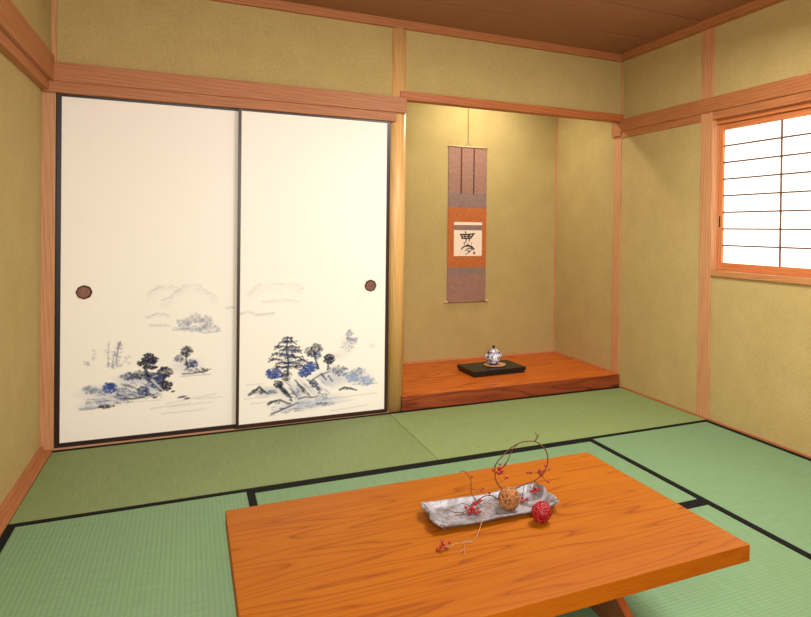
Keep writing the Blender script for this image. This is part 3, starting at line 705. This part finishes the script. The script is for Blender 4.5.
# ------------------------------------------------------------------ tray arrangement
def tray_glaze():
    k = Nodes('grey_white_ash_glaze'); v = k.coords()
    n = k.noise(v, 24, 4, .6, .6); n2 = k.noise(v, 90, 3, .6); n3 = k.noise(v, 14, 3, .6, 1.5)
    c = k.ramp(n, [(.3, lin((98, 92, 92))), (.6, lin((152, 147, 150)))])
    c = k.mix(k.ramp(n3, [(.52, (0, 0, 0, 1)), (.62, (.75, .75, .75, 1))]), c, lin((98, 82, 72)))
    c = k.mix(k.ramp(n2, [(.57, (0, 0, 0, 1)), (.65, (.8, .8, .8, 1))]), c, lin((70, 56, 50)))
    k.bump(n2, .25, .004)
    return k.base(c, .4, .35)
M['tray'] = tray_glaze()
M['tray_foot'] = plain('unglazed_brown_clay', (92, 62, 46), .8, .2)
tc = Vector((1.352, -2.205, TZ)); trz = math.radians(-1.0)
def outline(n=144):
    a, b, c = .183, .079, .021
    P = []
    # rectangle whose corners are lobed: notch, then rounded lobe
    corner = [(-c*1.15, 0), (-c*.9, -c*.35), (-c*.45, -c*.1), (-c*.1, -c*.45), (-c*.35, -c*.9), (0, -c*1.15)]
    for sx, sy, rev in ((1, 1, 0), (1, -1, 1), (-1, -1, 0), (-1, 1, 1)):
        q = [(sx*(a+dx), sy*(b+dy)) for dx, dy in corner]
        P += q[::-1] if rev else q
        if sx == 1 and sy == 1: P += [(a+.004, b*.35), (a-.004, 0), (a+.004, -b*.35)]
        if sx == -1 and sy == -1: P += [(-a-.004, -b*.35), (-a+.005, 0), (-a-.004, b*.35)]
        if sx == 1 and sy == -1: P += [(x, -b+.003*math.sin(x*30)) for x in (.12, .06, 0, -.06, -.12)]
        if sx == -1 and sy == 1: P += [(x, b+.003*math.sin(x*26)) for x in (-.12, -.06, 0, .06, .12)]
    return [(v.x, v.y) for v in smooth_path([(x, y, 0) for x, y in P+[P[0]]], 3)][:-1]
def tray_bm():
    o = outline(); bm = new(); rings = []
    Rm = Matrix.Translation(tc) @ Matrix.Rotation(trz, 4, 'Z')
    def ring(dx, z, curl):
        r = []
        for x, y in o:
            f = (1-dx/.183, 1-dx/.079); cz = curl*(.010*(abs(x)/.183)**3 + .002*math.sin(x*34+y*50))
            r.append(bm.verts.new(Rm @ Vector((x*f[0], y*f[1], z+cz))))
        rings.append(r)
    ring(.040, .0005, 0); ring(.022, .002, 0); ring(.006, .011, .7); ring(0, .017, 1); ring(.003, .0195, 1); ring(.007, .0175, 1); ring(.020, .009, .4); ring(.036, .007, .05); ring(.062, .0066, 0)
    n = len(o)
    for A, B in zip(rings, rings[1:]):
        for i in range(n): bm.faces.new([A[i], A[(i+1) % n], B[(i+1) % n], B[i]])
    bm.faces.new(rings[0][::-1]); bm.faces.new(rings[-1]); bmesh.ops.recalc_face_normals(bm, faces=bm.faces)
    return bm
tag(obj('ceramic_tray', tray_bm(), M['tray'], loc=tc, smooth=True), 'long grey white glazed ceramic tray with lobed corners on the low table', 'tray')
FL = TZ+.0072     # tray floor

def ball(name, label, c, r, mat, mat2, strands, thick, seed):
    """a ball wound from many strands"""
    rr = random.Random(seed)
    o = thing(name, label, 'ball', (c[0], c[1], c[2]-r))
    b = new(); bmesh.ops.create_icosphere(b, subdivisions=4, radius=r*.86, matrix=Matrix.Translation(c)); obj('core', b, mat, o, smooth=True)
    w = new()
    for i in range(strands):
        ax = Vector((rr.gauss(0, 1), rr.gauss(0, 1), rr.gauss(0, 1))).normalized(); u = ax.orthogonal().normalized(); v = ax.cross(u)
        tilt = rr.uniform(-.5, .5); R = r-thick-rr.uniform(0, .0022); cc = Vector(c)
        pts = []
        for k in range(25):
            t = 2*PI*k/24; pts.append(cc+(u*math.cos(t)+v*math.sin(t))*R*math.sqrt(1-tilt*tilt)+ax*tilt*R)
        tube(w, pts, thick, seg=5, n=1)
    obj('winding', w, mat2, o, smooth=True)
    return o
M['gold'] = plain('golden_brown_vine', (104, 58, 28), .6, .3, 0, .2, 90); M['gold_l'] = plain('straw_strand', (184, 118, 62), .5, .4, 0, .4, 160)
M['red'] = plain('deep_red_ball', (110, 8, 20), .4, .5, 0, .1); M['red_l'] = plain('red_strand', (156, 14, 26), .35, .5, 0, .15, 120)
gr = .0315
ball('woven_ball', 'golden brown woven vine ball sitting in the grey tray', (1.397, -2.232, FL+gr+.0002), gr, M['gold'], M['gold_l'], 30, .0026, 3)
rr_ = .0285
ball('woven_ball', 'deep red woven ball on the table against the tray', (1.449, -2.3225, TZ+rr_+.0002), rr_, M['red'], M['red_l'], 30, .0020, 5)

M['twig'] = plain('brown_twig', (100, 62, 38), .7, .3, 0, .2, 200); M['twig_p'] = plain('pale_twig', (176, 132, 96), .7, .3, 0, .2, 200)
M['berry'] = plain('red_berry', (160, 22, 22), .3, .5, 0, .12, 200)
def berry(o, p, r):
    b = new(); bmesh.ops.create_icosphere(b, subdivisions=2, radius=r, matrix=Matrix.Translation(p))
    # small dark crown at the tip
    for v in b.verts:
        d = v.co-Vector(p)
        if d.z > r*.9: v.co.z -= r*.25
    return obj('berry', b, M['berry'], o, smooth=True)
def sprig(name, label, cat, base, stems, berries, r=.0034, mat='twig', seed=1, group=None):
    rr = random.Random(seed)
    o = thing(name, label, cat, base, group)
    allp = []
    for pts, r0, r1 in stems:
        b = new(); tube(b, pts, r0, r1, 6); obj('stem', b, M[mat], o, smooth=True); allp += smooth_path(pts, 4)
    for p in berries:
        p = Vector(p); q = min(allp, key=lambda a: (a-p).length)
        if (q-p).length > .004:
            m = (p+q)/2+Vector((0, 0, -.003)); tw = new(); tube(tw, [q, m, p], .0007, .0006, 4, 2); obj('stalk', tw, M[mat], o, smooth=True)
    for p in berries: berry(o, p, r*rr.uniform(.85, 1.15))
    return o
def cl(c, n, s, seed, zmin=None):
    rr = random.Random(seed); out = []
    for _ in range(60):
        p = Vector(c)+Vector((rr.gauss(0, s), rr.gauss(0, s*.8), rr.gauss(0, s)))
        if zmin is not None and p.z < zmin: p.z = zmin
        if all((p-q).length > .0064 for q in out): out.append(p)
        if len(out) >= n: break
    return out
# the big loop of vine
y = -2.165
loop = [(1.425, -2.15, .352), (1.396, -2.155, .384), (1.384, y, .417), (1.387, y, .443), (1.406, y, .463), (1.431, y, .482), (1.456, y, .493), (1.486, y, .496), (1.512, y, .492), (1.536, y, .477), (1.553, y, .454),
        (1.557, y, .427), (1.553, -2.160, .403), (1.541, -2.155, .385), (1.521, -2.150, .370), (1.488, -2.150, .364), (1.456, -2.156, .360), (1.427, -2.168, .352), (1.407, -2.178, FL+.004)]
stems = [(loop, .0016, .0019), ([(1.512, y, .492), (1.518, y-.004, .506), (1.512, y, .519)], .0020, .0009), ([(1.512, y, .492), (1.524, y, .506), (1.524, y, .512)], .0014, .0008),
         ([(1.385, y, .417), (1.406, y-.004, .432), (1.422, y-.006, .452), (1.436, y, .474), (1.456, y, .493)], .0017, .0014),
         ([(1.387, y, .445), (1.37, y-.008, .432)], .0011, .0007), ([(1.553, y, .40), (1.535, y-.02, .405), (1.515, y-.03, .412), (1.482, y-.02, .412)], .0010, .0006),
         ([(1.521, -2.150, .370), (1.522, y-.01, .362), (1.508, y-.014, .352)], .0012, .0008), ([(1.488, -2.150, .364), (1.462, -2.19, .360), (1.455, -2.20, .342)], .0012, .0008)]
bs = cl((1.394, y-.008, .424), 9, .008, 1)+cl((1.534, y-.006, .404), 8, .010, 2)+cl((1.506, y-.014, .356), 8, .008, 3, FL+.014)+cl((1.453, -2.205, .346), 6, .008, 4, FL+.006)
bs += [Vector(q) for q in ((1.416, y, .438), (1.375, y-.006, .430), (1.479, y-.02, .412), (1.545, y-.004, .418), (1.559, y, .366), (1.424, -2.16, .398))]
sprig('vine_loop', 'tall loop of brown vine with red berries rising from the tray', 'vine', (1.42, -2.15, FL), stems, bs, .0042, 'twig', 1)
# sprigs lying on the tray
z0 = FL+.0035
stems = [([(1.392, -2.176, z0+.004), (1.364, -2.176, z0+.022), (1.332, -2.178, z0+.018), (1.302, -2.19, z0+.006), (1.276, -2.20, z0), (1.25, -2.192, z0)], .0016, .0011),
         ([(1.302, -2.19, z0+.006), (1.285, -2.165, z0+.008), (1.268, -2.165, z0+.002)], .0010, .0007), ([(1.276, -2.2, z0), (1.262, -2.215, z0+.002), (1.246, -2.212, z0+.001)], .0010, .0007),
         ([(1.25, -2.192, z0), (1.236, -2.178, z0+.003), (1.222, -2.186, z0+.001)], .0010, .0007)]
bs = cl((1.298, -2.208, .347), 16, .010, 7, FL+.005)+[Vector(q) for q in ((1.322, -2.205, .366), (1.318, -2.2, .360), (1.315, -2.21, .364), (1.37, -2.16, .362))]
sprig('berry_sprig', 'berry sprig lying lengthwise on the left half of the tray', 'berry sprig', (1.32, -2.18, FL), stems, bs, .0042, 'twig', 2)
stems = [([(1.335, -2.178, z0), (1.328, -2.160, .350), (1.322, -2.142, .364), (1.325, -2.13, .393), (1.316, -2.13, .411), (1.301, -2.13, .425), (1.288, -2.13, .421)], .0013, .0008),
         ([(1.323, -2.13, .372), (1.34, -2.135, .366), (1.357, -2.14, .368)], .0009, .0006)]
sprig('berry_sprig', 'thin bent twig standing upright at the back of the tray', 'berry sprig', (1.335, -2.178, FL), stems, [(1.327, -2.132, .405), (1.360, -2.14, .369), (1.352, -2.142, .364)], .0036, 'twig', 3)
zt = TZ+.0022
stems = [([(1.372, -2.226, z0+.006), (1.352, -2.235, .366), (1.324, -2.252, .364), (1.302, -2.272, .362), (1.288, -2.292, .350), (1.268, -2.318, zt+.006), (1.246, -2.343, zt), (1.226, -2.350, zt), (1.196, -2.349, zt+.004), (1.176, -2.356, zt+.002)], .0014, .0010),
         ([(1.236, -2.347, zt), (1.214, -2.352, zt+.006), (1.206, -2.372, zt+.004), (1.194, -2.404, zt)], .0012, .0007), ([(1.204, -2.378, zt+.004), (1.182, -2.392, zt)], .0008, .0006)]
bs = cl((1.164, -2.354, TZ+.009), 9, .009, 9, TZ+.0042)
sprig('berry_sprig', 'berry sprig hanging over the front rim of the tray onto the tabletop', 'berry sprig', (1.28, -2.31, TZ), stems, bs, .0042, 'twig_p', 4)

# ------------------------------------------------------------------ light
def area(name, loc, target, size, power, col=(1, 1, 1), sy=None, shape='RECTANGLE'):
    L = bpy.data.lights.new(name, 'AREA'); L.energy = power; L.color = col; L.shape = shape; L.size = size; L.size_y = sy or size
    o = bpy.data.objects.new(name, L); COL.objects.link(o); o.location = loc
    o.rotation_euler = (Vector(target)-Vector(loc)).to_track_quat('-Z', 'Y').to_euler(); return o
# ceiling lamp
area('ceiling_lamp', (2.15, -1.9, 2.24), (2.0, -1.75, 0), .9, 60, (1., .99, .96), .9, 'ELLIPSE')
# added soft fill light behind the viewer, just inside the closed front wall
area('front_fill', (.80, YF+.08, 1.45), (2.5, 0, 1.0), 1.3, 110, (1., 1., .98), 1.3)
# downlight concealed above the alcove beam, close to the alcove wall
area('alcove_lamp', (2.60, .50, 2.28), (2.60, .56, 0.), .40, 13, (1., .95, .84), .16)
w = bpy.data.worlds.new('world'); S.world = w; w.use_nodes = True
w.node_tree.nodes['Background'].inputs[0].default_value = (.9, .95, 1, 1); w.node_tree.nodes['Background'].inputs[1].default_value = 1.0

# ------------------------------------------------------------------ camera
cam = bpy.data.cameras.new('camera'); co = bpy.data.objects.new('camera', cam); COL.objects.link(co)
f, px, py = 650.8776, 503.4504, 235.6698
yaw, pitch, roll = .4503, -.0086, .0129
fx = Vector((math.sin(yaw), math.cos(yaw), 0)); rt = Vector((math.cos(yaw), -math.sin(yaw), 0)); up = Vector((0, 0, 1))
f2 = fx*math.cos(pitch)+up*math.sin(pitch); u2 = up*math.cos(pitch)-fx*math.sin(pitch)
r3 = rt*math.cos(roll)+u2*math.sin(roll); u3 = u2*math.cos(roll)-rt*math.sin(roll)
mw = Matrix((r3, u3, -f2)).transposed().to_4x4(); mw.translation = (.59343, -3.83636, 1.11117)
co.matrix_world = mw
cam.sensor_fit = 'HORIZONTAL'; cam.sensor_width = 36; cam.lens = f*36/811
cam.shift_x = (405.5-px)/811; cam.shift_y = (py-308.5)/811
cam.clip_start = .02
S.camera = co
S.view_settings.view_transform = 'Standard'; S.view_settings.look = 'None'; S.view_settings.gamma = 1; S.view_settings.exposure = 0
S.view_settings.use_curve_mapping = False
